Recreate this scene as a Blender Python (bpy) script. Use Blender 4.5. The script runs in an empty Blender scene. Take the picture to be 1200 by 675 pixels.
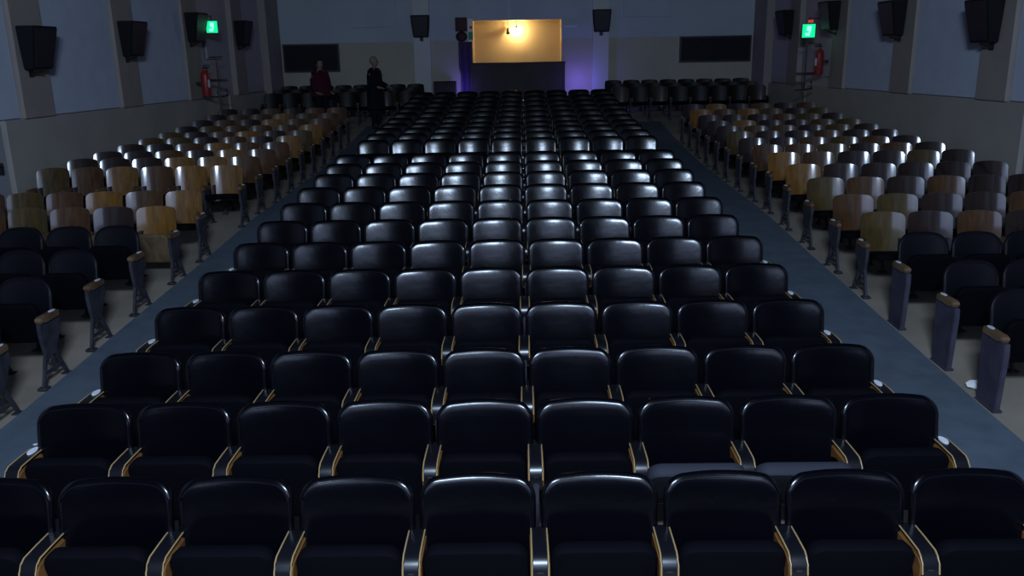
import bpy, bmesh, math, random
from mathutils import Vector, Matrix
random.seed(11)
PI = math.pi
scn = bpy.context.scene
COL = scn.collection

# ------------------------------------------------------------------ helpers
def link(o, parent=None):
    COL.objects.link(o)
    if parent is not None: o.parent = parent
    return o
def obj(name, bm, m, parent=None, smooth=True, loc=None, rot=None):
    me = bpy.data.meshes.new(name)
    bmesh.ops.recalc_face_normals(bm, faces=bm.faces)
    bm.to_mesh(me); bm.free()
    me.materials.append(m)
    if smooth:
        me.shade_smooth() if hasattr(me, 'shade_smooth') else [setattr(p, 'use_smooth', True) for p in me.polygons]
        try: me.set_sharp_from_angle(angle=math.radians(42))
        except Exception: pass
    o = bpy.data.objects.new(name, me)
    if loc is not None: o.location = loc
    if rot is not None: o.rotation_euler = rot
    return link(o, parent)
def empty(name, loc=(0, 0, 0), rz=0):
    o = bpy.data.objects.new(name, None)
    o.empty_display_size = .2
    o.location = loc; o.rotation_euler = (0, 0, rz)
    return link(o)
def tag(o, label, cat, group=None):
    o['label'] = label; o['category'] = cat
    if group: o['group'] = group
    return o
def struct(name, bm, m, parent=None, smooth=False):
    o = obj(name, bm, m, parent, smooth)
    o['kind'] = 'structure'
    return o
def copy_tree(o, parent=None):
    c = o.copy(); COL.objects.link(c); c.parent = parent
    for ch in list(o.children): copy_tree(ch, c)
    return c
def remove_tree(o):
    for ch in list(o.children): remove_tree(ch)
    bpy.data.objects.remove(o)

def box(bm, x0, x1, y0, y1, z0, z1, bev=0, seg=2):
    r = bmesh.ops.create_cube(bm, size=1)
    vs = r['verts']
    for v in vs:
        v.co = Vector(((x0 + x1) / 2 + v.co.x * (x1 - x0), (y0 + y1) / 2 + v.co.y * (y1 - y0), (z0 + z1) / 2 + v.co.z * (z1 - z0)))
    if bev > 0:
        es = list({e for v in vs for e in v.link_edges})
        bmesh.ops.bevel(bm, geom=es, offset=bev, segments=seg, affect='EDGES', profile=.6)
    return bm
def nbox(*a, **k): return box(bmesh.new(), *a, **k)
def tube(bm, pts, r, n=8, cap=True):
    pts = [Vector(p) for p in pts]
    rings = []
    for i, p in enumerate(pts):
        d = (pts[min(i + 1, len(pts) - 1)] - pts[max(i - 1, 0)]).normalized()
        ref = Vector((0, 0, 1)) if abs(d.z) < .9 else Vector((1, 0, 0))
        a = d.cross(ref).normalized(); b = d.cross(a).normalized()
        rr = r[i] if isinstance(r, (list, tuple)) else r
        rings.append([bm.verts.new(p + (a * math.cos(2 * PI * k / n) + b * math.sin(2 * PI * k / n)) * rr) for k in range(n)])
    for i in range(len(rings) - 1):
        for k in range(n):
            bm.faces.new((rings[i][k], rings[i][(k + 1) % n], rings[i + 1][(k + 1) % n], rings[i + 1][k]))
    if cap:
        bm.faces.new(rings[0]); bm.faces.new(list(reversed(rings[-1])))
    return bm
def loft(bm, rings):
    """rings: lists of points with the same count"""
    R = [[bm.verts.new(p) for p in r] for r in rings]
    n = len(R[0])
    for i in range(len(R) - 1):
        for k in range(n):
            bm.faces.new((R[i][k], R[i][(k + 1) % n], R[i + 1][(k + 1) % n], R[i + 1][k]))
    bm.faces.new(R[0]); bm.faces.new(list(reversed(R[-1])))
    return bm
def prism(bm, poly, a0, a1, axis='x', bev=0):
    """polygon in the plane across axis, extruded from a0 to a1"""
    def P(a, u, v):
        return (a, u, v) if axis == 'x' else ((u, a, v) if axis == 'y' else (u, v, a))
    A = [bm.verts.new(P(a0, u, v)) for u, v in poly]
    B = [bm.verts.new(P(a1, u, v)) for u, v in poly]
    n = len(poly); fs = []
    for k in range(n):
        fs.append(bm.faces.new((A[k], A[(k + 1) % n], B[(k + 1) % n], B[k])))
    f0 = bm.faces.new(A); f1 = bm.faces.new(list(reversed(B)))
    if bev:
        es = list(set(f0.edges) | set(f1.edges))
        bmesh.ops.bevel(bm, geom=es, offset=bev, segments=2, affect='EDGES')
    return bm
def rrect(a, b, r, n=6, m=7):
    """rounded rectangle outline, half sizes a b, straight sides cut into m pieces"""
    r = min(r, a, b); pts = []
    cs = ((a - r, b - r, 0), (-a + r, b - r, PI / 2), (-a + r, -b + r, PI), (a - r, -b + r, 1.5 * PI))
    for q, (cx, cz, t0) in enumerate(cs):
        for i in range(n + 1):
            t = t0 + PI / 2 * i / n
            pts.append((cx + r * math.cos(t), cz + r * math.sin(t)))
        c2 = cs[(q + 1) % 4]; t = t0 + PI / 2
        p0 = pts[-1]; p1 = (c2[0] + r * math.cos(t), c2[1] + r * math.sin(t))
        for i in range(1, m): pts.append((p0[0] + (p1[0] - p0[0]) * i / m, p0[1] + (p1[1] - p0[1]) * i / m))
    return pts
def pad(bm, w, h, r, front, back, arch=0.0, n=7, bend=None):
    """cushion in the XZ plane, centred; front / back: list of (inset, y) from the rim to the middle (front y negative)"""
    a, b = w / 2, h / 2
    def ring(inset, y):
        aa, bb = max(a - inset, .004), max(b - inset, .004)
        pts = rrect(aa, bb, max(r - inset * .55, min(aa, bb) * .25), n)
        out = []
        for x, z in pts:
            z2 = z + (arch * (1 - (x / a) ** 2) if z > 0 else 0) * (bb / b)
            yy = y
            out.append(Vector((x, yy, z2)))
        return out
    rings = [ring(i, y) for i, y in reversed(front)] + [ring(i, y) for i, y in back]
    if bend:
        rings = [[bend(p) for p in rg] for rg in rings]
    return loft(bm, rings)

# ------------------------------------------------------------------ materials
def mat(name, base, rough=.6, spec=.5, metal=0, coat=0, coat_r=.2, noise=None, bump=None, stretch=(1, 1, 1), emit=None, rvar=None, scale_obj=True):
    m = bpy.data.materials.new(name); m.use_nodes = True
    nt = m.node_tree; N = nt.nodes; L = nt.links
    b = N['Principled BSDF']
    b.inputs['Base Color'].default_value = (*base, 1)
    b.inputs['Roughness'].default_value = rough
    b.inputs['Specular IOR Level'].default_value = spec
    b.inputs['Metallic'].default_value = metal
    b.inputs['Coat Weight'].default_value = coat
    b.inputs['Coat Roughness'].default_value = coat_r
    tc = N.new('ShaderNodeTexCoord'); mp = N.new('ShaderNodeMapping')
    mp.inputs['Scale'].default_value = stretch
    L.new(tc.outputs['Object'], mp.inputs['Vector'])
    vec = mp.outputs['Vector']
    if noise:
        sc, det, c2, lo, hi = noise
        oi = N.new('ShaderNodeObjectInfo')
        add = N.new('ShaderNodeVectorMath'); add.operation = 'ADD'
        ml = N.new('ShaderNodeMath'); ml.operation = 'MULTIPLY'; ml.inputs[1].default_value = 37.0
        L.new(oi.outputs['Random'], ml.inputs[0]); L.new(vec, add.inputs[0]); L.new(ml.outputs[0], add.inputs[1])
        nz = N.new('ShaderNodeTexNoise'); nz.inputs['Scale'].default_value = sc; nz.inputs['Detail'].default_value = det
        L.new(add.outputs[0], nz.inputs['Vector'])
        mr = N.new('ShaderNodeMapRange'); mr.inputs['From Min'].default_value = lo; mr.inputs['From Max'].default_value = hi
        L.new(nz.outputs['Fac'], mr.inputs['Value'])
        mx = N.new('ShaderNodeMix'); mx.data_type = 'RGBA'
        mx.inputs['A'].default_value = (*base, 1); mx.inputs['B'].default_value = (*c2, 1)
        L.new(mr.outputs['Result'], mx.inputs['Factor']); L.new(mx.outputs['Result'], b.inputs['Base Color'])
    if rvar:
        n3 = N.new('ShaderNodeTexNoise'); n3.inputs['Scale'].default_value = rvar[0]; n3.inputs['Detail'].default_value = 3
        L.new(tc.outputs['Object'], n3.inputs['Vector'])
        m3 = N.new('ShaderNodeMapRange'); m3.inputs['To Min'].default_value = rvar[1]; m3.inputs['To Max'].default_value = rvar[2]
        L.new(n3.outputs['Fac'], m3.inputs['Value']); L.new(m3.outputs['Result'], b.inputs['Roughness'])
    if bump:
        sc, st = bump
        n2 = N.new('ShaderNodeTexNoise'); n2.inputs['Scale'].default_value = sc; n2.inputs['Detail'].default_value = 4
        L.new(vec, n2.inputs['Vector'])
        bp = N.new('ShaderNodeBump'); bp.inputs['Strength'].default_value = st; bp.inputs['Distance'].default_value = .01
        L.new(n2.outputs['Fac'], bp.inputs['Height']); L.new(bp.outputs['Normal'], b.inputs['Normal'])
    if emit:
        b.inputs['Emission Color'].default_value = (*emit[0], 1); b.inputs['Emission Strength'].default_value = emit[1]
    return m
M = {}
M['leather'] = mat('black_leather', (.0015, .0015, .003), .22, .38, bump=(9, .14), rvar=(5, .15, .25))
M['welt'] = mat('leather_welt', (.003, .003, .005), .3, .35)
M['side_leather'] = mat('dull_black_leather', (.003, .003, .006), .5, .18, bump=(9, .2))
M['armpad'] = mat('arm_pad_leather', (.006, .006, .009), .3, .55)
M['armwood'] = mat('orange_varnished_wood', (.22, .10, .03), .4, .4, noise=(6, 4, (.13, .055, .016), .35, .7), stretch=(1, 1, 4))
M['sidewood'] = mat('worn_tan_arm_wood', (.16, .10, .055), .45, .4, noise=(6, 4, (.10, .05, .025), .35, .7))
M['brass'] = mat('tan_trim', (.40, .27, .12), .4, .5)
M['iron'] = mat('grey_painted_iron', (.042, .042, .054), .6, .3, noise=(9, 4, (.022, .022, .03), .4, .7), bump=(60, .1))
M['slab'] = mat('grey_painted_panel', (.060, .056, .082), .7, .2, noise=(7, 4, (.04, .037, .056), .35, .7), bump=(50, .1))
M['plate'] = mat('pale_number_plate', (.75, .78, .85), .35, .5)
M['shell'] = mat('black_seat_shell', (.006, .006, .008), .5, .4)
M['seatpan'] = mat('black_seat_fabric', (.0025, .0025, .0045), .8, .06, bump=(80, .2))
M['underside'] = mat('grey_seat_underside', (.028, .030, .042), .7, .2)
M['tanply'] = mat('faded_tan_plywood', (.16, .11, .06), .6, .3, noise=(5, 5, (.09, .05, .03), .35, .7), stretch=(3, 3, .6))
def wood(name, a, b, coat=1.0):
    return mat(name, tuple(q * .75 for q in a), .5, .3, coat=coat, coat_r=.13, noise=(7, 6, tuple(q * .75 for q in b), .32, .68), stretch=(3.2, 3.2, .55), bump=(8, .06))
W = {
 'golden ochre': wood('golden_ochre_plywood', (.30, .135, .014), (.18, .075, .010)),
 'tan': wood('tan_plywood', (.30, .145, .034), (.17, .075, .02)),
 'brown': wood('brown_plywood', (.125, .050, .012), (.065, .026, .009)),
 'dark brown': wood('dark_brown_plywood', (.032, .011, .008), (.017, .007, .006)),
 'olive brown': wood('olive_brown_plywood', (.11, .066, .011), (.06, .035, .008)),
 'blackish': wood('blackish_plywood', (.008, .005, .005), (.004, .003, .003), .05),
}
M['concrete'] = mat('worn_concrete_floor', (.36, .31, .25), .75, .3, noise=(1.3, 8, (.25, .215, .17), .35, .7), bump=(20, .08))
M['carpet'] = mat('blue_grey_aisle_carpet', (.118, .150, .19), .9, .15, noise=(5, 10, (.092, .118, .15), .35, .7), bump=(240, .35))
M['panel'] = mat('pale_blue_acoustic_panel', (.55, .60, .72), .9, .2, noise=(3, 5, (.50, .545, .66), .3, .7), bump=(120, .2))
M['pilaster'] = mat('grey_beige_paint', (.34, .30, .27), .8, .2, noise=(2, 5, (.30, .265, .24), .3, .7))
M['dado'] = mat('grey_dado_paint', (.42, .39, .35), .8, .2, noise=(1.2, 6, (.36, .33, .30), .3, .7), bump=(40, .05))
M['wall'] = mat('dull_wall_paint', (.17, .175, .19), .85, .2, noise=(1.0, 6, (.14, .145, .16), .3, .7))
M['rear_up'] = mat('rear_wall_blue_grey_paint', (.46, .50, .56), .85, .2, noise=(1.0, 6, (.41, .45, .50), .3, .7))
M['rear_low'] = mat('rear_wall_grey_paint', (.46, .43, .36), .85, .2, noise=(1.0, 6, (.40, .37, .31), .3, .7))
M['pier'] = mat('pale_pier_paint', (.55, .56, .55), .85, .2)
M['ceil'] = mat('dark_ceiling', (.05, .05, .055), .9, .1)
M['black'] = mat('black_grille', (.006, .006, .008), .7, .3, bump=(300, .3))
M['dark'] = mat('dark_board', (.014, .012, .018), .7, .3, noise=(8, 4, (.009, .008, .012), .3, .7))
M['yellow'] = mat('cream_yellow_board', (.62, .47, .24), .7, .3, noise=(1.2, 3, (.57, .42, .21), .3, .7))
M['partition'] = mat('dark_brown_partition', (.035, .028, .024), .6, .3, noise=(2, 4, (.022, .018, .016), .3, .7))
M['door'] = mat('pale_door_paint', (.33, .345, .39), .7, .3)
M['alcove'] = mat('pale_lilac_paint', (.45, .41, .43), .8, .2)
M['red'] = mat('red_cylinder_paint', (.30, .02, .02), .4, .5)
M['whitelabel'] = mat('white_label', (.6, .6, .6), .6, .3)
M['white'] = mat('white_enamel', (.7, .7, .7), .4, .4)
M['metal'] = mat('dark_metal', (.015, .015, .018), .5, .5)
M['green'] = mat('green_exit_face', (.0, .35, .15), .5, .3, emit=((.0, 1.0, .36), .95))
M['greenmark'] = mat('pale_green_exit_mark', (.2, .8, .4), .5, .3, emit=((.25, 1.0, .62), 1.5))
M['redled'] = mat('red_indicator', (.4, .02, .02), .5, .3, emit=((1.0, .08, .05), .5))
M['bulb'] = mat('lamp_bulb', (1, .9, .7), .5, .3, emit=((1.0, .86, .58), 60))
M['curtain'] = mat('dark_violet_curtain', (.10, .06, .16), .85, .2)
M['maroon_box'] = mat('dark_maroon_box', (.05, .012, .015), .6, .3)
M['paper'] = mat('white_paper', (.75, .75, .75), .8, .2)
M['skin'] = mat('skin', (.24, .15, .11), .6, .3)
M['maroon'] = mat('maroon_cloth', (.055, .010, .024), .9, .1)
M['coat'] = mat('dark_coat_cloth', (.01, .009, .016), .9, .1)
M['hairdark'] = mat('dark_hair', (.02, .015, .012), .7, .3)
M['hairgrey'] = mat('grey_blond_hair', (.24, .21, .15), .7, .3)
M['poster_r'] = mat('poster_red', (.5, .06, .05), .6, .3)
M['poster_g'] = mat('poster_green', (.03, .32, .16), .6, .3)
M['poster_w'] = mat('poster_white', (.8, .75, .65), .6, .3)

# ------------------------------------------------------------------ floor profile (slopes up towards the rear)
PROF = [(-6, 0), (2, .0), (3.5, .03), (5.0, .075), (6, .13), (7, .20), (8, .275), (9, .345), (10, .415), (11, .495), (12.3, .60), (14, .655), (15, .705),
        (16.5, .765), (17.3, .82), (18.1, .885), (19, .955), (20, 1.05), (21.4, 1.19), (22.4, 1.29), (24, 1.43), (30, 1.60)]
def zf(y):
    for (a, za), (b, zb) in zip(PROF, PROF[1:]):
        if y <= b: return za + (zb - za) * (y - a) / (b - a)
    return PROF[-1][1]
XL, XR = -7.30, 6.95        # side walls
YB, YF, ZC = 25.6, -4.0, 6.6  # rear wall, front wall, ceiling
AL, AR = -4.035, 3.515      # outer edges of the two aisle carpets

# ------------------------------------------------------------------ camera
F, PITCH, YAW, ROLL, H = 983.19, .26165, .01661, -.0185, 2.771
cd = bpy.data.cameras.new('camera'); cam = link(bpy.data.objects.new('camera', cd))
cd.sensor_width = 36; cd.lens = F / 1200 * 36; cd.clip_end = 200
cam.matrix_world = Matrix.Translation((0, 0, H)) @ Matrix.Rotation(YAW, 4, 'Z') @ Matrix.Rotation(PI / 2 - PITCH, 4, 'X') @ Matrix.Rotation(ROLL, 4, 'Z')
scn.camera = cam
CI = cam.matrix_world.inverted()
def px(p):
    q = CI @ Vector(p)
    if q.z > -.05: return (-9999, -9999)
    return (600 + F * q.x / -q.z, 337.5 - F * q.y / -q.z)

# ------------------------------------------------------------------ room shell
bm = bmesh.new()
for (a, za), (b, zb) in zip(PROF, PROF[1:]):
    vs = [bm.verts.new(p) for p in ((XL - .2, a, za), (XR + .2, a, za), (XR + .2, b, zb), (XL - .2, b, zb),
                                    (XL - .2, a, za - .3), (XR + .2, a, za - .3), (XR + .2, b, zb - .3), (XL - .2, b, zb - .3))]
    for f in ((0, 1, 2, 3), (7, 6, 5, 4), (0, 4, 5, 1), (3, 2, 6, 7), (0, 3, 7, 4), (1, 5, 6, 2)):
        bm.faces.new([vs[i] for i in f])
struct('floor', bm, M['concrete'])
struct('ceiling', nbox(XL - .2, XR + .2, YF - .2, 27.2, ZC, ZC + .2), M['ceil'])
struct('wall_left', nbox(XL - .25, XL - .04, YF, YB + .2, -.3, ZC), M['alcove'])
struct('wall_right', nbox(XR + .04, XR + .25, YF, YB + .2, -.3, ZC), M['alcove'])
struct('wall_front', nbox(XL - .2, XR + .2, YF - .2, YF, -.3, ZC), M['ceil'])
# rear wall with the vestibule opening (x -1.45..1.15, up to z 4.07)
OX0, OX1, OZ = -1.45, 1.16, 3.99
ZB = 3.44
bm = bmesh.new()
box(bm, XL, OX0, YB, YB + .2, ZB, ZC); box(bm, OX1, XR, YB, YB + .2, ZB, ZC); box(bm, OX0, OX1, YB, YB + .2, OZ, ZC)
struct('wall_rear', bm, M['rear_up'])
bm = bmesh.new()
box(bm, XL, OX0, YB - .01, YB + .2, .8, ZB); box(bm, OX1, XR, YB - .01, YB + .2, .8, ZB)
struct('wall_rear_lower', bm, M['rear_low'])
VY = 26.75
struct('wall_vestibule', nbox(OX0 - .15, OX1 + .15, VY, VY + .12, 1.2, OZ + .3), M['yellow'])
struct('wall_vestibule_left', nbox(OX0 - .15, OX0, YB + .2, VY, 1.2, OZ + .2), M['yellow'])
struct('wall_vestibule_right', nbox(OX1, OX1 + .15, YB + .2, VY, 1.2, OZ + .2), M['yellow'])
struct('ceiling_vestibule', nbox(OX0 - .15, OX1 + .15, YB + .2, VY, OZ + .02, OZ + .2), M['yellow'])
# thin batten on the yellow board
struct('trim_21', nbox(-.02, .03, VY - .02, VY, 1.4, 3.3), M['yellow'])

# side walls: dado, pilasters, pale panels, at a 3.2 m rhythm
HD = 2.12
PIL = [-.45, 2.75, 5.95, 9.15, 12.30, 15.40, 18.60, 21.75]
PW = .80
tn = [0]
def trim(bm, m):
    tn[0] += 1
    return struct('trim_%d' % tn[0], bm, m)
def bev_slab(bm, sx, x, d, y0, y1, z0, z1):
    """slab on a side wall: from the wall face x, standing out d into the room"""
    a, b = (x, x + d) if sx < 0 else (x - d, x)
    return box(bm, a, b, y0, y1, z0, z1, bev=.006, seg=1)
DOORY = (10.05, 11.85)
for sx, X, side in ((-1, XL, 'left'), (1, XR, 'right')):
    X0 = X - .04 if sx < 0 else X + .04
    bm = bmesh.new()
    bev_slab(bm, sx, X0, .10, YF + .01, DOORY[0], -.1, HD)
    bev_slab(bm, sx, X0, .10, DOORY[1], 19.6, 0.2, HD)
    bev_slab(bm, sx, X0, .10, 21.2, YB - .02, 0.8, HD)
    bev_slab(bm, sx, X0, .06, 19.6, 21.2, 0.8, HD)
    struct('baseboard_' + side, bm, M['dado'])
    for y in PIL:
        trim(bev_slab(bmesh.new(), sx, X0, .14, y, y + PW, HD if y > 9 else -.1, ZC - .01), M['pilaster'])
    for i, y in enumerate(PIL[:-1]):
        if i == 6: continue                      # the exit bay has no panel
        trim(bev_slab(bmesh.new(), sx, X0, .075, y + PW + .02, PIL[i + 1] - .02, HD + .01, ZC - .01), M['panel'])
    trim(bev_slab(bmesh.new(), sx, X0, .06, 22.6, 24.2, HD + .02, ZC - .01), M['alcove'])
    trim(bev_slab(bmesh.new(), sx, X0, .25, 24.3, YB - .02, .9, ZC - .01), M['pilaster'])
    # pale exit door in the near bay
    d = bev_slab(bmesh.new(), sx, X0, .05, DOORY[0] + .05, DOORY[1] - .05, .3, HD - .04)
    dr = struct('door_%d' % (1 if sx < 0 else 2), d, M['door'])
    xx = X0 - sx * .10
    b2 = bmesh.new(); tube(b2, [(xx, DOORY[0] + .3, 1.42), (xx, DOORY[1] - .25, 1.52)], .025)
    for yy in (DOORY[0] + .3, DOORY[1] - .25):
        box(b2, min(xx, X0), max(xx, X0), yy - .04, yy + .04, 1.40, 1.56, bev=.01)
    obj('push_bar', b2, M['metal'], dr)

# piers on the rear wall
for (a, b) in ((-3.17, -2.68), (2.06, 2.53)):
    trim(nbox(a, b, YB - .14, YB, 1.0, ZC - .01, bev=.01), M['pier'])
# faint frames high on the rear wall
for (a, b, z0) in ((-5.0, -3.65, 3.85), (2.95, 4.25, 4.0)):
    bm = bmesh.new()
    box(bm, a, b, YB - .05, YB, z0, 4.95, bev=.01)
    trim(bm, M['rear_up'])
# dark boards on the rear wall
def dark_board(a, b, z0, z1, lab):
    r = empty('wall_board', ((a + b) / 2, YB, z0))
    tag(r, lab, 'board', 'dark boards on the rear wall')
    cx = (a + b) / 2
    obj('board_panel', nbox(a - cx, b - cx, -.05, -.015, 0, z1 - z0, bev=.006), M['dark'], r, False)
    bm = bmesh.new(); w = .05
    for q in ((a - cx, b - cx, 0, w), (a - cx, b - cx, z1 - z0 - w, z1 - z0), (a - cx, a - cx + w, w, z1 - z0 - w), (b - cx - w, b - cx, w, z1 - z0 - w)):
        box(bm, q[0], q[1], -.075, -.05, q[2], q[3])
    obj('board_frame', bm, M['metal'], r, False)
dark_board(-7.03, -5.38, 2.62, 3.42, 'wide dark framed board on the rear wall at left, behind the person in maroon')
dark_board(4.60, 6.68, 2.70, 3.44, 'wide dark framed board on the rear wall at right, near the corner')

# partition below the lit yellow opening
r = empty('low_partition', (-.13, YB - .12, zf(YB)))
tag(r, 'dark brown partition below the lit yellow opening in the rear wall', 'partition')
h = 2.80 - zf(YB)
obj('partition_panel', nbox(-1.38, 1.38, -.03, .03, 0, h - .04, bev=.004), M['partition'], r, False)
obj('top_rail', nbox(-1.40, 1.40, -.045, .045, h - .04, h, bev=.008), M['partition'], r)
bm = bmesh.new()
for x in (-1.38, -.47, .44, 1.34): box(bm, x - .02, x + .04, -.05, -.03, .06, h - .05)
obj('batten', bm, M['partition'], r, False)

# lamp in the vestibule
LY = 26.56
r = empty('hanging_lamp', (-.16, LY, OZ + .02))
tag(r, 'bright warm lamp glowing against the yellow board in the rear opening', 'lamp')
bm = bmesh.new(); bmesh.ops.create_uvsphere(bm, u_segments=16, v_segments=10, radius=.062)
bmesh.ops.translate(bm, verts=bm.verts, vec=(0, 0, -.28)); obj('bulb', bm, M['bulb'], r)
bm = bmesh.new(); tube(bm, [(0, 0, 0), (0, 0, -.02)], .05, 12); tube(bm, [(0, 0, -.02), (0, 0, -.14)], .008); tube(bm, [(0, 0, -.14), (0, 0, -.21)], .03, 12)
obj('socket', bm, M['metal'], r)
# small spot head beside the lamp
r = empty('spot_head', (-.42, LY + .1, OZ + .02)); tag(r, 'small dark spotlight head left of the glowing lamp', 'spotlight')
bm = bmesh.new(); tube(bm, [(0, 0, 0), (0, 0, -.22)], .01); obj('stem', bm, M['metal'], r)
bm = bmesh.new(); tube(bm, [(0, .04, -.22), (0, -.09, -.36)], [.035, .055], 14); obj('lamp_head', bm, M['metal'], r)
# cable conduit above
bm = bmesh.new(); tube(bm, [(-.37, YB - .015, OZ + .02), (-.37, YB - .015, ZC)], .014)
tag(obj('cable_conduit', bm, M['white']), 'thin pale vertical conduit on the rear wall above the lamp', 'conduit')
bm = bmesh.new(); tube(bm, [(1.24, YB - .05, 3.78), (1.60, YB - .05, 3.78)], .022, 10)
for x in (1.25, 1.59): tube(bm, [(x, YB, 3.78), (x, YB - .05, 3.78)], .012)
tag(obj('wall_rail', bm, M['white']), 'short pale horizontal rail on the rear wall right of the yellow board', 'rail')
# dark box and colourful sign left of the opening
r = empty('wall_cabinet', (-1.76, YB - .01, 3.42)); tag(r, 'small dark maroon box on the rear wall above the violet curtain', 'cabinet')
obj('cabinet_body', nbox(-.17, .17, -.16, 0, .28, .66, bev=.02), M['maroon_box'], r)
bm = bmesh.new(); bmesh.ops.create_uvsphere(bm, u_segments=16, v_segments=10, radius=.17)
for v in bm.verts: v.co = Vector((v.co.x, v.co.y * .45 - .08, v.co.z * .85 + .13))
obj('bell', bm, M['maroon_box'], r)
r = empty('poster', (-1.50, YB - .02, 3.40)); tag(r, 'narrow poster with white, red and green beside the yellow board', 'poster')
obj('poster_panel', nbox(-.075, .075, -.02, 0, 0, .64, bev=.003), M['poster_w'], r, False)
obj('green_field', nbox(-.06, .06, -.026, -.02, .06, .28), M['poster_g'], r, False)
obj('red_field', nbox(-.02, .06, -.026, -.02, .36, .44), M['poster_r'], r, False)
# violet curtain
bm = bmesh.new(); n = 26; rows = []
for j in range(9):
    z = 3.40 - j * .185
    rows.append([bm.verts.new((-1.86 + .40 * (i / n) + (.05 if j > 4 else 0) * (1 - i / n), YB - .10 + .035 * math.sin(i * 1.9) * (.6 + .05 * j), z)) for i in range(n + 1)])
for j in range(8):
    for i in range(n): bm.faces.new((rows[j][i], rows[j][i + 1], rows[j + 1][i + 1], rows[j + 1][i]))
c = obj('door_curtain', bm, M['curtain']); sm = c.modifiers.new('thick', 'SOLIDIFY'); sm.thickness = .012
tag(c, 'dark violet curtain hanging left of the dark partition', 'curtain')
# ribbed box by the left pier
r = empty('ribbed_heater', (-2.28, YB - .30, zf(YB - .3))); tag(r, 'dark ribbed box standing between the left pier and the curtain', 'heater')
hb = 2.30 - zf(YB - .3)
obj('body', nbox(-.33, .33, -.10, .12, .06, hb, bev=.02), M['dark'], r)
bm = bmesh.new()
for i in range(14): box(bm, -.31 + i * .0465, -.29 + i * .0465, -.125, -.10, .1, hb - .04, bev=.004, seg=1)
obj('rib', bm, M['metal'], r); r.children[-1]['kind'] = 'stuff'
for x in (-.25, .25): obj('foot', nbox(x - .03, x + .03, -.08, .10, 0, .06), M['metal'], r, False)

# ------------------------------------------------------------------ loudspeakers
def speaker_proto():
    r = empty('loudspeaker')
    # body: wider at the top, the front leans down; local +Y is away from the wall
    bm = bmesh.new()
    def ring(z, w, d0, d1): return [(-w / 2, d0, z), (w / 2, d0, z), (w / 2, d1, z), (-w / 2, d1, z)]
    loft(bm, [ring(-.31, .43, .06, .22), ring(0, .49, .06, .29), ring(.29, .53, .06, .35)])
    bmesh.ops.bevel(bm, geom=list(bm.edges), offset=.012, segments=2, affect='EDGES')
    obj('cabinet', bm, M['black'], r)
    bm = bmesh.new()
    vs = [(-.185, .228, -.28), (.185, .228, -.28), (.235, .345, .26), (-.235, .345, .26)]
    A = [bm.verts.new(v) for v in vs]; B = [bm.verts.new((v[0], v[1] + .015, v[2] - .004)) for v in vs]
    bm.faces.new(A); bm.faces.new(list(reversed(B)))
    for k in range(4): bm.faces.new((A[k], A[(k + 1) % 4], B[(k + 1) % 4], B[k]))
    obj('grille', bm, M['metal'], r, False)
    bm = bmesh.new(); box(bm, -.05, .05, 0, .02, -.42, .1, bev=.004); tube(bm, [(0, .01, -.05), (0, .14, -.05)], .022, 8)
    tube(bm, [(0, .02, -.38), (0, .2, -.33)], .016, 8); obj('bracket', bm, M['metal'], r)
    return r
sp = speaker_proto(); first = [True]
def speaker(x, y, z, rz, lab, sc=1):
    o = sp if first[0] else copy_tree(sp)
    first[0] = False
    o.location = (x, y, z); o.rotation_euler = (0, 0, rz); o.scale = (sc,) * 3
    tag(o, lab, 'loudspeaker', 'black loudspeakers on the walls')
wn = ['nearest the stage', 'second from the stage', 'third from the stage', 'farthest from the stage']
lz = [3.12, 3.33, 3.65, 3.63]; rz_ = [3.25, 3.44, 3.65, 3.65]
near_note = ['', '', ', beside the green exit light', '']
for i, (y, yr_) in enumerate(((12.60, 12.80), (15.75, 15.95), (18.9, 19.2), (22.05, 22.4))):
    speaker(XL + .10, y, lz[i], -PI / 2 - .12, 'black loudspeaker on the left wall, ' + wn[i] + near_note[i])
    speaker(XR - .10, yr_, rz_[i], PI / 2 + .12, 'black loudspeaker on the right wall, ' + wn[i] + near_note[i])
speaker(-2.92, YB - .14, 3.86, PI, 'black loudspeaker on the rear wall pier left of the lit opening', 1.0)
speaker(2.30, YB - .14, 3.92, PI, 'black loudspeaker on the rear wall pier right of the lit opening', 1.0)

# ------------------------------------------------------------------ exit lights, extinguishers, poles
def exit_light(x, y, z, sx, lab):
    r = empty('exit_light', (x, y, z)); tag(r, lab, 'exit light', 'green exit lights on the side walls')
    obj('housing', nbox(-.17, .17, -.05, .03, -.18, .18, bev=.01), M['metal'], r)
    obj('lit_face', nbox(-.155, .155, -.062, -.05, -.165, .165, bev=.004), M['green'], r, False)
    bm = bmesh.new()
    box(bm, -.05, .06, -.068, -.062, .0, .12); box(bm, -.08, .03, -.068, -.062, -.12, -.05); box(bm, .0, .05, -.068, -.062, -.05, .0)
    obj('exit_mark', bm, M['greenmark'], r, False)
    bm = bmesh.new(); tube(bm, [(0, 0, .18), (0, 0, .33)], .015); tube(bm, [(0, 0, .30), (sx * .50, .05, .30)], .012)
    obj('bracket', bm, M['metal'], r)
    return r
el = exit_light(XL + .48, 19.25, 3.66, -1, 'glowing green exit light on the left wall beside a loudspeaker')
er = exit_light(XR - .45, 19.95, 3.36, 1, 'glowing green exit light on the right wall with a red indicator on top')
obj('indicator', nbox(-.03, .10, -.04, .0, .20, .27, bev=.01), M['redled'], er)
el.scale = (.75,) * 3; er.scale = (.88,) * 3; el.rotation_euler.z = .3; er.rotation_euler.z = -.3
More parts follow.
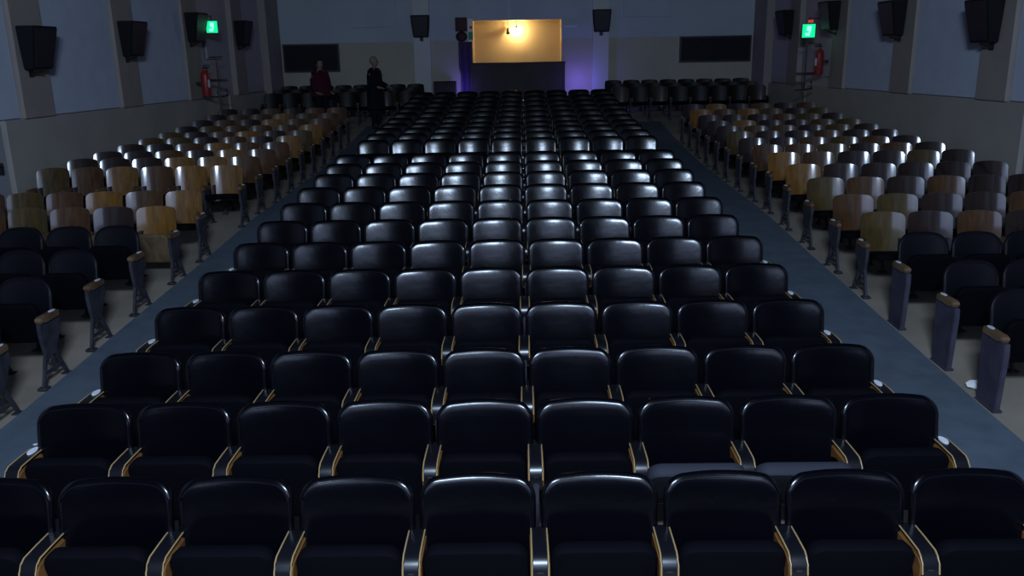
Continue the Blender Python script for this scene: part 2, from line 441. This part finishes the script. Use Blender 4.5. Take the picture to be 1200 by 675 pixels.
def extinguisher(x, y, z, sx, lab):
    r = empty('fire_extinguisher', (x, y, z)); tag(r, lab, 'fire extinguisher', 'red fire extinguishers')
    bm = bmesh.new()
    prof = [(.0, .0), (.085, .01), (.095, .04), (.095, .44), (.085, .50), (.05, .545), (.028, .56), (.028, .60)]
    n = 16
    loft(bm, [[(max(q, .002) * math.cos(2 * PI * k / n), max(q, .002) * math.sin(2 * PI * k / n), zz) for k in range(n)] for q, zz in prof])
    obj('cylinder', bm, M['red'], r)
    bm = bmesh.new(); box(bm, -.03, .03, -.11, .03, .60, .64, bev=.006); box(bm, -.012, .012, -.14, .02, .655, .675, bev=.004); tube(bm, [(0, 0, .63), (0, -.01, .67)], .01)
    obj('valve_handle', bm, M['metal'], r)
    bm = bmesh.new(); tube(bm, [(.03, 0, .62), (.12, -.02, .58), (.135, -.03, .40), (.115, -.04, .20), (.11, -.04, .10)], [.012, .012, .012, .012, .022])
    obj('hose', bm, M['metal'], r)
    bm = bmesh.new()
    ring = []
    for zz in (.2, .36): ring.append([( .0965 * math.cos(-PI / 2 + t * .12), .0965 * math.sin(-PI / 2 + t * .12), zz) for t in range(-6, 7)])
    A = [[bm.verts.new(p) for p in q] for q in ring]
    for k in range(12): bm.faces.new((A[0][k], A[0][k + 1], A[1][k + 1], A[1][k]))
    obj('paper_label', bm, M['whitelabel'], r)
    bm = bmesh.new(); box(bm, -.03 - sx * 0, .03, .09, .20, .25, .32, bev=.004)
    o = obj('wall_hook', bm, M['metal'], r)
    return r
e = extinguisher(XL + .32, 18.95, 2.18, -1, 'red fire extinguisher on the left wall under a loudspeaker'); e.rotation_euler.z = PI / 2
e = extinguisher(XR - .30, 19.55, 2.40, 1, 'red fire extinguisher with white label on the right wall'); e.rotation_euler.z = -PI / 2
def pole(x, y, top, arm, lab, sx):
    zb = zf(y)
    r = empty('pole_stand', (x, y, zb)); tag(r, lab, 'stand', 'dark pole stands by the exit bays')
    bm = bmesh.new(); tube(bm, [(0, 0, .03), (0, 0, top - zb)], .018, 8); obj('pole', bm, M['metal'], r)
    bm = bmesh.new(); tube(bm, [(0, 0, 0), (0, 0, .03)], .16, 18); obj('base', bm, M['metal'], r)
    bm = bmesh.new(); box(bm, -.20, .20, -.02, .02, arm - zb - .03, arm - zb + .03, bev=.008); obj('cross_arm', bm, M['metal'], r)
    bm = bmesh.new(); z2 = arm - zb - .36
    tube(bm, [(0, 0, z2), (.18, 0, z2 + .03), (.15, 0, z2 + .2)], .022); tube(bm, [(0, 0, z2), (-.20, 0, z2)], .015); tube(bm, [(-.03, 0, z2 + .14), (0, 0, z2)], .035)
    obj('hook_arm', bm, M['metal'], r)
    bm = bmesh.new(); tube(bm, [(-.15, 0, top - zb), (.14, 0, top - zb)], .012); obj('top_bar', bm, M['metal'], r)
pole(XL + .50, 19.25, 3.02, 2.52, 'dark pole with cross arms standing by the left wall under the exit light', -1)
pole(XR - .50, 19.85, 3.10, 2.42, 'dark pole with cross arms standing by the right wall under the exit light', 1)
# pale board behind the right extinguisher
tag(obj('notice_board', nbox(XR - .02, XR + .02, 19.42, 20.0, 2.35, 3.15, bev=.004), M['whitelabel'], None, False), 'pale notice board behind the extinguisher on the right wall', 'notice board')
bpy.data.objects['notice_board'].data.materials[0] = M['alcove']
tag(obj('notice_board', nbox(XL, XL + .04, 20.0, 20.9, 3.0, 3.45, bev=.004), M['door'], None, False), 'small pale notice board below the exit light on the left wall', 'notice board')

# ------------------------------------------------------------------ aisle carpets
def carpet(x0, x1, lab):
    bm = bmesh.new(); ys = [2.0] + [2.0 + .5 * i for i in range(1, 41)]
    t = .012
    rows = [[bm.verts.new((x0, y, zf(y) + .001)), bm.verts.new((x0, y, zf(y) + t)), bm.verts.new((x1, y, zf(y) + t)), bm.verts.new((x1, y, zf(y) + .001))] for y in ys]
    for a, b in zip(rows, rows[1:]):
        for k in range(3): bm.faces.new((a[k], a[k + 1], b[k + 1], b[k]))
    tag(obj('aisle_carpet', bm, M['carpet'], None, False), lab, 'carpet')
carpet(AL, -2.86, 'long blue-grey carpet runner up the left aisle')
carpet(2.36, AR, 'long blue-grey carpet runner up the right aisle')

# ------------------------------------------------------------------ seats
def leather_back(w, z0, z1, tilt=.15, curve=.14, arch=.014, rad=.085):
    h = z1 - z0; zm = (z0 + z1) / 2
    def bend(p):
        t = (p.z) / h                                   # -.5 .. .5
        y = p.y + math.tan(tilt) * (p.z - h / 2) + curve * h * .5 * (t * t - .25) + .10 * h * 0
        y += -.034 * (p.x / (w / 2)) ** 2          # faintly hugging sides
        return Vector((p.x, y, p.z + zm))
    front = [(0, -.031), (.002, -.038), (.007, -.045), (.015, -.050), (.028, -.053), (.055, -.0545), (.09, -.055), (.13, -.055), (.17, -.055), (.21, -.055), (.235, -.055)]
    back = [(.0, -.025), (.004, -.018), (.014, -.012), (.05, -.010), (.10, -.010), (.2, -.010)]
    bm = bmesh.new(); pad(bm, w, h, rad, front, back, arch=arch, n=7, bend=bend)
    wb = bmesh.new()                                     # welt around the front rim
    ol = rrect(w / 2 - .020, h / 2 - .020, rad - .010, 7)
    pts = [bend(Vector((x, -.0495, z + (arch * (1 - (x / (w / 2)) ** 2) if z > 0 else 0)))) for x, z in ol]
    pts.append(pts[0]); tube(wb, pts, .0045, 6, cap=False)
    sb = bmesh.new()                                     # shell behind
    pad(sb, w - .07, h - .09, .07, [(0, -.011), (.1, -.011)], [(0, .004), (.01, .010), (.1, .012)], arch=arch, n=5, bend=bend)
    return bm, wb, sb
def wood_back(w, z0, z1, tilt=.168, R=.46):
    h = z1 - z0; zm = (z0 + z1) / 2
    # curved plywood sheet, grid so that the bend is smooth
    bm = bmesh.new(); nx, t = 16, .014
    VS = [-1, -.8, -.6, -.4, -.2, 0, .2, .4, .55, .68, .74, .80, .85, .90, .94, .97, .99, 1]; nz = len(VS) - 1
    r = .065
    def P(i, j, y):
        u = -1 + 2 * i / nx; v = VS[j]
        z = v * h / 2
        # rounded upper corners: shrink the half width near the top
        hw = w / 2
        dtop = h / 2 - z
        if dtop < r: hw = w / 2 - r + math.sqrt(max(r * r - (r - dtop) ** 2, 0)) * 1.0
        x = u * hw
        if v > 0: z += .012 * (1 - u * u)
        hwb = 1 - .10 * max(0, -v)                       # slight taper at the foot
        x *= hwb
        yy = y + math.tan(tilt) * (z - h / 2) - x * x / (2 * R) + .012 * (z / h) ** 2
        return Vector((x, yy, z + zm))
    js = list(range(nz + 1))
    Fv = [[bm.verts.new(P(i, j, 0)) for i in range(nx + 1)] for j in js]
    Bv = [[bm.verts.new(P(i, j, t)) for i in range(nx + 1)] for j in js]
    for j in range(nz):
        for i in range(nx):
            bm.faces.new((Fv[j][i], Fv[j][i + 1], Fv[j + 1][i + 1], Fv[j + 1][i]))
            bm.faces.new((Bv[j][i], Bv[j + 1][i], Bv[j + 1][i + 1], Bv[j][i + 1]))
        bm.faces.new((Fv[j][0], Fv[j + 1][0], Bv[j + 1][0], Bv[j][0])); bm.faces.new((Fv[j][nx], Bv[j][nx], Bv[j + 1][nx], Fv[j + 1][nx]))
    for i in range(nx):
        bm.faces.new((Fv[0][i], Bv[0][i], Bv[0][i + 1], Fv[0][i + 1])); bm.faces.new((Fv[nz][i], Fv[nz][i + 1], Bv[nz][i + 1], Bv[nz][i]))
    return bm
def cushion(w, d, t, fold, piv):
    """seat cushion hinged at piv=(y,z); fold 0 = down, PI/2 = upright"""
    def bend(p):
        # pad is built in XZ: z -> depth (towards the viewer, -Y), y -> height
        a = p.z + d / 2; up = -p.y
        y = -(a * math.cos(fold)) + up * math.sin(fold); z = a * math.sin(fold) + up * math.cos(fold)
        return Vector((p.x, piv[0] + y, piv[1] + z))
    bm = bmesh.new()
    pad(bm, w, d, .07, [(0, 0), (.006, -t * .30), (.02, -t * .42), (.06, -t * .5), (.14, -t * .55)], [(0, t * .25), (.008, t * .4), (.04, t * .45), (.14, t * .45)], n=5, bend=bend)
    return bm
def arm_bms(yr, L, z, wd, plain=False):
    """wooden arm with a leather pad and two tan edge strips. yr: rear end y; runs towards -Y"""
    yf = yr - L
    prof = [(yr, z - .010), (yr + .005, z - .095), (yr - .03, z - .10), (yr - .06, z - .065), (yr - .12, z - .045), (yr - L * .62, z - .045), (yr - L * .78, z - .07),
            (yr - L * .84, z - .13), (yf + .03, z - .155), (yf, z - .13), (yf - .016, z - .07), (yf - .008, z - .03), (yf + .02, z - .012)]
    if plain:
        prof = [(yr, z), (yr + .004, z - .055), (yr - L * .8, z - .055), (yf - .004, z - .048), (yf - .014, z - .026), (yf - .004, z - .006), (yf + .02, z + .002), (yr - .02, z + .005)]
    wb = bmesh.new(); prism(wb, prof, -wd / 2, wd / 2, 'x', bev=.009 if plain else .006)
    pb = bmesh.new(); hw = wd / 2 - .008
    path = [(yr - .002, z - .008), (yr - .01, z + .008), (yr - .03, z + .013), (yr - L * .5, z + .013), (yf + .035, z + .010), (yf + .008, z - .004), (yf - .012, z - .030), (yf - .022, z - .070), (yf - .012, z - .12)]
    rows = []
    for k, (y, zz) in enumerate(path):
        y0, z0 = path[max(k - 1, 0)]; y1, z1 = path[min(k + 1, len(path) - 1)]
        d = Vector((0, y1 - y0, z1 - z0)).normalized(); nrm = Vector((0, d.z, -d.y))
        rows.append([Vector((x, y, zz)) + nrm * q for x, q in ((-hw, -.012), (-hw, -.003), (-hw * .88, .0015), (0, .0018), (hw * .88, .0015), (hw, -.003), (hw, -.012))])
    loft(pb, rows)
    strips = []
    for s in (-1, 1):
        b = bmesh.new(); tube(b, [(s * (hw + .0015), y, zz - .001) for y, zz in path[1:-1]], .0036, 6); strips.append(b)
    return wb, pb, strips
def plate_bm(yr, z):
    bm = bmesh.new(); n = 18
    loft(bm, [[(.020 * math.cos(2 * PI * k / n), yr + .045 * math.sin(2 * PI * k / n), zz) for k in range(n)] for zz in (z + .015, z + .0205)])
    return bm
def standard_bm(arm_z, yr, L, kind):
    """cast side frame under an arm"""
    bm = bmesh.new(); t = .016
    yf = yr - L
    if kind == 'slab':
        prism(bm, [(yr + .02, arm_z - .05), (yf + .05, arm_z - .05), (yf + .04, arm_z - .14), (yf + .07, 0), (yr - .02, 0)], -.022, .022, 'x', bev=.006)
        box(bm, -.035, .035, yf + .06, yr - .01, 0, .012)
        return bm
    ym = (yr + yf) / 2
    # upper plate with shaped outline
    prism(bm, [(yr + .02, arm_z - .05), (yf + .07, arm_z - .05), (yf + .07, arm_z - .14), (ym - .085, .30), (ym - .06, .24), (ym + .06, .24), (ym + .09, .30), (yr + .03, arm_z - .14)], -t, t, 'x', bev=.004)
    # two splayed legs, brace and toes
    for y0, y1 in ((ym - .065, yf + .015), (ym + .065, yr + .03)):
        prism(bm, [(y0 - .02, .28), (y0 + .02, .28), (y1 + .016, .015), (y1 - .016, .015)], -.013, .013, 'x', bev=.003)
        box(bm, -.04, .04, y1 - .045, y1 + .035, 0, .016, bev=.004, seg=1)
    prism(bm, [(yf + .045, .105), (yr - .01, .105), (yr - .01, .125), (yf + .045, .125)], -.010, .010, 'x')
    tube(bm, [(-.014, ym, .19), (.014, ym, .19)], .035, 12)
    return bm

class Kit: pass
def add_arm(root, x, kit, plate, end):
    a = obj_from(kit.arm_wood, 'armrest', root, (x, 0, 0))
    if not kit.plain:
        obj_from(kit.arm_pad, 'arm_pad', a)
        for s in kit.arm_strip: obj_from(s, 'edge_trim', a)
    if plate: obj_from(kit.plate, 'number_plate', a)
    obj_from(kit.std_end if end else kit.std, 'side_frame', root, (x, 0, 0))
def mk(name, bm, m, smooth=True):
    o = obj(name, bm, m, None, smooth); me = o.data; bpy.data.objects.remove(o); return me
def obj_from(me, name, parent, loc=(0, 0, 0)):
    o = bpy.data.objects.new(name, me); o.location = loc; return link(o, parent)

def kit_arm(k, yr, L, z, wd, end_kind, std_kind='cast', plain=False):
    wb, pb, st = arm_bms(yr, L, z, wd, plain)
    k.plain = plain; k.arm_wood = mk('armrest', wb, M['sidewood'] if plain else M['armwood']); k.arm_pad = mk('arm_pad', pb, M['armpad']); k.arm_strip = [mk('edge_trim', s, M['brass']) for s in st]
    k.plate = mk('number_plate', plate_bm(yr - .06, z - (.013 if plain else 0)), M['plate'])
    k.std = mk('side_frame', standard_bm(z, yr, L + .09, std_kind), M['iron'])
    k.std_end = mk('side_frame', standard_bm(z, yr, L + .09, end_kind), M['slab'] if end_kind == 'slab' else M['iron'])

# --- centre block kit
KC = Kit(); kit_arm(KC, -.085, .265, .705, .084, 'cast')
b, wlt, sh = leather_back(.528, .34, .935)
KC.back = mk('backrest', b, M['leather']); KC.welt = mk('welt', wlt, M['welt']); KC.shell = mk('back_shell', sh, M['shell'])
KC.cush = mk('seat_cushion', cushion(.46, .40, .09, 1.30, (-.20, .36)), M['seatpan'])
KC.cush_down = mk('seat_cushion', cushion(.50, .42, .09, .80, (-.15, .42)), M['underside'])
# --- side black kits
def side_black_kit(end_kind):
    K = Kit(); kit_arm(K, -.10, .27, .60, .066, end_kind, plain=True)
    b, wlt, sh = leather_back(.482, .30, .835, tilt=.15, arch=.035, rad=.11)
    K.back = mk('backrest', b, M['side_leather']); K.welt = mk('welt', wlt, M['side_leather']); K.shell = mk('back_shell', sh, M['shell'])
    K.cush = mk('seat_cushion', cushion(.42, .38, .09, 1.25, (-.18, .34)), M['seatpan'])
    return K
KBL, KBR = side_black_kit('cast'), side_black_kit('slab')
# --- side wooden kit
KW = Kit(); kit_arm(KW, -.10, .25, .56, .05, 'cast', plain=True)
KW.arm_wood_m = KW.arm_wood
KW.backs = {}
wbm = wood_back(.47, .33, .825)
base_wood = mk('backrest', wbm, M['armwood'])
for k_, m_ in W.items():
    c = base_wood.copy(); c.materials[0] = m_; KW.backs[k_] = c
KW.cush = mk('seat_cushion', cushion(.42, .38, .07, .12, (-.13, .40)), M['seatpan'])
KW.cush_up = mk('seat_cushion', cushion(.42, .38, .05, 1.22, (-.17, .20)), M['tanply'])
bm = bmesh.new(); tube(bm, [(-.22, -.14, .36), (.22, -.14, .36)], .012, 8); box(bm, -.20, -.17, -.16, .0, .34, .56, bev=.004); box(bm, .17, .20, -.16, .0, .34, .56, bev=.004)
KW.bracket = mk('back_bracket', bm, M['iron'])

ORD = ['', 'first', 'second', 'third', 'fourth', 'fifth', 'sixth', 'seventh', 'eighth', 'ninth', 'tenth', 'eleventh', 'twelfth', 'thirteenth', 'fourteenth', 'fifteenth',
       'sixteenth', 'seventeenth', 'eighteenth', 'nineteenth', 'twentieth', 'twenty-first', 'twenty-second']
def jit(a): return random.uniform(-a, a)

def build_center(down, left_end, right_end):
    r = empty('theatre_seat')
    bk = obj_from(KC.back, 'backrest', r); obj_from(KC.welt, 'welt', bk); obj_from(KC.shell, 'back_shell', r)
    obj_from(KC.cush_down if down else KC.cush, 'seat_cushion', r)
    add_arm(r, -.275, KC, left_end, left_end)
    if right_end: add_arm(r, .275, KC, True, True)
    return r
def build_side(K, wooden, tone, up, side, n_from_aisle, last):
    r = empty('wooden_theatre_seat' if wooden else 'theatre_seat')
    if wooden:
        obj_from(KW.backs[tone], 'backrest', r); obj_from(KW.bracket, 'back_bracket', r)
        obj_from(KW.cush_up if up else KW.cush, 'seat_cushion', r)
    else:
        bk = obj_from(K.back, 'backrest', r); obj_from(K.welt, 'welt', bk); obj_from(K.shell, 'back_shell', r)
        obj_from(K.cush, 'seat_cushion', r)
    s = 1 if side < 0 else -1                 # arm on the aisle side; the last seat of a row has one by the wall too
    end = n_from_aisle == 1
    add_arm(r, s * SP / 2, K, end, end)
    if last: add_arm(r, -s * SP / 2, K, False, False)
    return r
SP = .508
protos = {}
def seat(key, maker, x, y, rz, lab, grp):
    if key in protos: o = copy_tree(protos[key])
    else: o = protos[key] = maker()
    o.location = (x, y, zf(y - .15) - .003); o.rotation_euler = (0, 0, rz)
    o.name = o.name.split('.')[0]
    tag(o, lab, 'seat', grp); return o

CROW = [3.496, 4.319, 5.103, 5.988, 6.856, 7.711, 8.522, 9.332, 10.159, 10.93, 11.63, 12.30] + [14.0 + .82 * i for i in range(10)]
CX = [.0406, .0342, -.0014, -.0172, -.0151, .0062, -.0165, .002, -.0172, 0, -.01, -.0156]
for n, y in enumerate(CROW):
    x0 = .006 + (CX[n] if n < len(CX) else jit(.012))
    for k in range(-5, 4):
        if n == 0 and k == -5 and False: continue
        x = x0 + .55 * (k + .5)
        down = (n == 1 and k in (1, 2))
        key = ('c', down, k == -5, k == 3)
        i = k + 6
        row = 'front' if n == 0 else ORD[n + 1]
        if down: lab = 'black leather seat with lowered cushion, %s from left in second row of centre block' % ORD[i]
        else: lab = 'black leather seat in %s row of the centre block, %s from its left end' % (row, ORD[i])
        seat(key, lambda: build_center(down, k == -5, k == 3), x + jit(.003), y + jit(.006), jit(.008), lab, 'black leather seats of the centre block')

LROW_B = [6.24, 7.02, 7.84, 8.74]
LROW_W = [9.75, 10.60, 12.22] + [13.08 + .85 * i for i in range(9)]
RROW_B = [6.35, 7.12, 8.02]
RROW_W = [8.95, 9.80, 10.75, 11.62, 12.52, 13.42] + [14.28 + .85 * i for i in range(7)]
near_tone = {('left', 0): ['golden ochre', 'dark brown', 'brown', 'olive brown', 'brown', 'brown'],
             ('left', 1): ['tan', 'brown', 'golden ochre', 'brown', 'olive brown', 'brown'],
             ('left', 2): ['tan', 'golden ochre', 'brown', 'tan', 'brown', 'olive brown'],
             ('right', 0): ['olive brown', 'dark brown', 'brown', 'dark brown', 'brown', 'dark brown'],
             ('right', 1): ['brown', 'olive brown', 'dark brown', 'dark brown', 'brown', 'dark brown'],
             ('right', 2): ['olive brown', 'brown', 'dark brown', 'brown', 'dark brown', 'dark brown'],
             ('right', 3): ['golden ochre', 'dark brown', 'dark brown', 'dark brown', 'dark brown', 'dark brown'],
             ('right', 4): ['golden ochre', 'brown', 'dark brown', 'dark brown', 'olive brown', 'dark brown']}
for side, X, RB, RW, KB in ((-1, AL - .03, LROW_B, LROW_W, KBL), (1, AR + .06, RROW_B, RROW_W, KBR)):
    nm = 'left' if side < 0 else 'right'
    for n, y in enumerate(RB + RW):
        wooden = n >= len(RB); wn_ = n - len(RB)
        for q in range(1, 7):
            x = X + side * SP * (q - .5)
            a = px((x - .25, y, zf(y) + .8)); b_ = px((x + .25, y, zf(y) + .8))
            if b_[0] < -170 or a[0] > 1370: continue
            if wooden:
                tones = near_tone.get((nm, wn_))
                if tones: tone = tones[q - 1]
                else:
                    pool = ['brown', 'dark brown', 'olive brown', 'brown', 'golden ochre', 'dark brown' if side > 0 else 'tan'] if q <= 3 else ['dark brown', 'brown', 'dark brown', 'olive brown']
                    tone = random.choice(pool)
                up = (nm == 'left' and wn_ == 0)
                key = ('w', side, tone, up, q == 1, q == 6)
                lab = '%s plywood seat, wooden row %d of the %s block, %s from the aisle' % (tone, wn_ + 1, nm, ORD[q])
                o = seat(key, lambda: build_side(KW, True, tone, up, side, q, q == 6), x + jit(.004), y + jit(.008), jit(.03) + side * -.0, lab, 'wooden seats of the %s block' % nm)
            else:
                key = ('b', side, q == 1, q == 6)
                lab = 'black padded seat, row %d of black seats in the %s block, %s from the aisle' % (n + 1, nm, ORD[q])
                seat(key, lambda: build_side(KB, False, None, False, side, q, q == 6), x + jit(.004), y + jit(.008), jit(.015), lab, 'black seats of the %s block' % nm)
# rear section behind the cross aisle
for side, xa, cnt in ((-1, -2.75, 8), (1, 2.28, 8)):
    nm = 'left' if side < 0 else 'right'
    for n, y in enumerate((22.55, 23.4, 24.25)):
        for q in range(1, cnt + 1):
            x = xa + side * SP * (q - .5) 
            tone = random.choice(['blackish', 'blackish', 'dark brown', 'blackish'])
            key = ('w', side, tone, False, False, q == cnt)
            lab = '%s plywood seat in %s row of the rear %s section, %s from the centre' % (tone, ORD[n + 1], nm, ORD[q])
            seat(key, lambda: build_side(KW, True, tone, False, side, 9, q == cnt), x, y + jit(.01), jit(.03), lab, 'wooden seats of the rear %s section' % nm)

# ------------------------------------------------------------------ litter
def scrap(x, y, s, lab, m='paper', z=.012):
    bm = bmesh.new(); bmesh.ops.create_icosphere(bm, subdivisions=2, radius=1)
    rs = random.Random(int(x * 1000))
    for v in bm.verts: v.co = Vector((v.co.x * s * (1 + rs.uniform(-.3, .3)), v.co.y * s * .8 * (1 + rs.uniform(-.3, .3)), max(v.co.z, -.6) * s * .45 * (1 + rs.uniform(-.3, .3))))
    zmin = min(v.co.z for v in bm.verts)
    for v in bm.verts: v.co.z -= zmin
    tag(obj('paper_scrap', bm, M[m], None, True, (x, y, zf(y) + z)), lab, 'litter')
scrap(3.64, 6.40, .085, 'crumpled pale paper on the concrete under the right block', z=0)
scrap(-3.62, 5.62, .016, 'tiny white paper bit on the left aisle carpet')
scrap(-3.00, 5.95, .010, 'tiny pale speck on the left carpet near the centre seats')

# ------------------------------------------------------------------ people
def skin_body(name, verts, edges, radii, m, parent, root=0):
    me = bpy.data.meshes.new(name); me.from_pydata(verts, edges, []); me.materials.append(m)
    o = bpy.data.objects.new(name, me); link(o, parent)
    o.modifiers.new('skin', 'SKIN'); s = me.skin_vertices[0].data
    for i, r_ in enumerate(radii): s[i].radius = (r_, r_) if not isinstance(r_, tuple) else r_
    s[root].use_root = True
    sb = o.modifiers.new('sub', 'SUBSURF'); sb.levels = 1; sb.render_levels = 2
    return o
def person(loc, rz, lab, top, bottom, hair, coat_long, lean):
    r = empty('person', loc, rz); tag(r, lab, 'person')
    V = [(0, 0, .95), (0, 0, 1.12), (0, -.01, 1.30), (0, 0, 1.43), (0, -.01, 1.50), (0, -.03, 1.58), (0, -.035, 1.66),
         (-.17, 0, 1.40), (-.22, -.02, 1.12), (-.20, -.16 - lean, .94 + lean), (-.17, -.24 - lean, .92 + lean),
         (.17, 0, 1.40), (.22, -.02, 1.12), (.20, -.16 - lean, .94 + lean), (.17, -.24 - lean, .92 + lean),
         (-.09, 0, .90), (-.10, -.02, .50), (-.10, .02, .09), (-.10, -.13, .035),
         (.09, 0, .90), (.10, -.02, .50), (.10, .02, .09), (.10, -.13, .035)]
    E = [(0, 1), (1, 2), (2, 3), (3, 4), (4, 5), (5, 6), (3, 7), (7, 8), (8, 9), (9, 10), (3, 11), (11, 12), (12, 13), (13, 14), (0, 15), (15, 16), (16, 17), (17, 18), (0, 19), (19, 20), (20, 21), (21, 22)]
    Rr = [.12, .12, .13, .09, .05, .078, .080, .055, .045, .032, .036, .055, .045, .032, .036, .085, .058, .042, .035, .085, .058, .042, .035]
    # fingers
    for s, wi in ((-1, 10), (1, 14)):
        bx, by, bz = V[wi]
        for f in range(4):
            i0 = len(V); off = (f - 1.5) * .018
            V.append((bx + off, by - .055, bz - .005)); V.append((bx + off * 1.05, by - .085 + abs(f - 1) * .006, bz - .025))
            E += [(wi, i0), (i0, i0 + 1)]; Rr += [.009, .008]
        i0 = len(V); V.append((bx - s * .042, by - .03, bz + .005)); E.append((wi, i0)); Rr.append(.010)
    b = skin_body('body', V, E, Rr, M['skin'], r)
    def ell(z, a, c, cy=0): return [(a * math.cos(2 * PI * k / 20), cy + c * math.sin(2 * PI * k / 20), z) for k in range(20)]
    hem = .48 if coat_long else .86
    bm = bmesh.new(); loft(bm, [ell(hem, .27, .20), ell(.95, .245, .19), ell(1.12, .225, .175), ell(1.30, .235, .165), ell(1.40, .215, .13), ell(1.455, .12, .085), ell(1.49, .07, .065)])
    obj('jacket', bm, M[top], r)
    for s in (-1, 1):
        bm = bmesh.new(); tube(bm, [(s * .07, 0, 1.46), (s * .12, 0, 1.435), (s * .165, 0, 1.39), (s * .20, -.005, 1.28), (s * .225, -.02, 1.12), (s * .205, -.15 - lean, .955 + lean)], [.045, .064, .078, .074, .066, .052], 12)
        obj('sleeve', bm, M[top], r)
        bm = bmesh.new(); tube(bm, [(s * .09, 0, .93), (s * .10, -.02, .50), (s * .10, .02, .08)], [.105, .075, .06], 12); obj('trouser_leg', bm, M[bottom], r)
        bm = bmesh.new(); box(bm, s * .10 - .048, s * .10 + .048, -.19, .075, 0, .085, bev=.03, seg=3); obj('shoe', bm, M['metal'], r)
    bm = bmesh.new(); bmesh.ops.create_uvsphere(bm, u_segments=18, v_segments=12, radius=.105)
    for v in bm.verts:
        v.co = Vector((v.co.x * .93, v.co.y * 1.0 + .005, v.co.z * 1.05 + 1.665))
        if v.co.y < -.06 and v.co.z < 1.70: v.co.y = -.055
    obj('hair', bm, M[hair], r)
    bm = bmesh.new(); bmesh.ops.create_uvsphere(bm, u_segments=18, v_segments=12, radius=.09)
    for v in bm.verts: v.co = Vector((v.co.x * .84, v.co.y * .95 - .035, v.co.z * 1.25 + 1.625))
    tube(bm, [(0, -.115, 1.645), (0, -.138, 1.61), (0, -.118, 1.60)], [.008, .014, .010], 8)
    for s in (-1, 1): tube(bm, [(s * .072, -.01, 1.60), (s * .085, 0, 1.625), (s * .080, 0, 1.655)], [.010, .016, .012], 8)
    obj('face', bm, M['skin'], r)
    bm = bmesh.new()
    for s in (-1, 1):
        for q in bmesh.ops.create_uvsphere(bm, u_segments=8, v_segments=6, radius=.010)['verts']: q.co += Vector((s * .03, -.116, 1.645))
    tube(bm, [(-.022, -.112, 1.570), (0, -.119, 1.568), (.022, -.112, 1.570)], .004, 6)
    obj('facial_features', bm, M['hairdark'], r)
    return r
person((-5.06, 21.55, zf(21.55)), .75, 'person in a maroon top standing before the dark board at rear left', 'maroon', 'coat', 'hairdark', False, 0)
person((-3.72, 21.7, zf(21.7) + .013), 1.1, 'person with grey hair in a dark coat standing at the top of left aisle', 'coat', 'coat', 'hairgrey', True, .08)

# ------------------------------------------------------------------ lights
def area(name, loc, target, sx, sy, power, col, spread=PI):
    d = bpy.data.lights.new(name, 'AREA'); d.shape = 'RECTANGLE'; d.size = sx; d.size_y = sy; d.energy = power; d.color = col; d.spread = spread
    o = link(bpy.data.objects.new(name, d)); o.location = loc
    o.rotation_euler = (Vector(target) - Vector(loc)).to_track_quat('-Z', 'Y').to_euler(); return o
def point(name, loc, power, col, rad=.05):
    d = bpy.data.lights.new(name, 'POINT'); d.energy = power; d.color = col; d.shadow_soft_size = rad
    o = link(bpy.data.objects.new(name, d)); o.location = loc; return o
area('stage_flood', (.0, -1.2, 5.3), (0, 14, 1.2), 1.5, .7, 700, (.58, .75, 1.0))
area('screen_glow', (.0, -3.8, 4.0), (0, 14, 3.2), 6.0, 2.4, 115, (.50, .62, 1.0))
point('vestibule_lamp_light', (-.16, LY - .02, OZ - .26), 62, (1.0, .76, .42), .08)
point('blue_lamp_light_left', (-1.70, YB - .48, 2.1), 7, (.18, .12, 1.0), .08)
point('blue_lamp_light_right', (1.62, YB - .58, 2.2), 15, (.18, .12, 1.0), .08)
point('exit_glow_left', (XL + .65, 19.0, 3.6), .25, (.1, 1, .45), .06)
point('exit_glow_right', (XR - .65, 19.7, 3.3), .25, (.1, 1, .45), .06)
wd = bpy.data.worlds.new('world'); scn.world = wd; wd.use_nodes = True
wd.node_tree.nodes['Background'].inputs['Color'].default_value = (.3, .35, .7, 1)
wd.node_tree.nodes['Background'].inputs['Strength'].default_value = .005

vs = scn.view_settings
vs.view_transform = 'Standard'; vs.look = 'None'; vs.gamma = 1; vs.exposure = 0; vs.use_curve_mapping = False
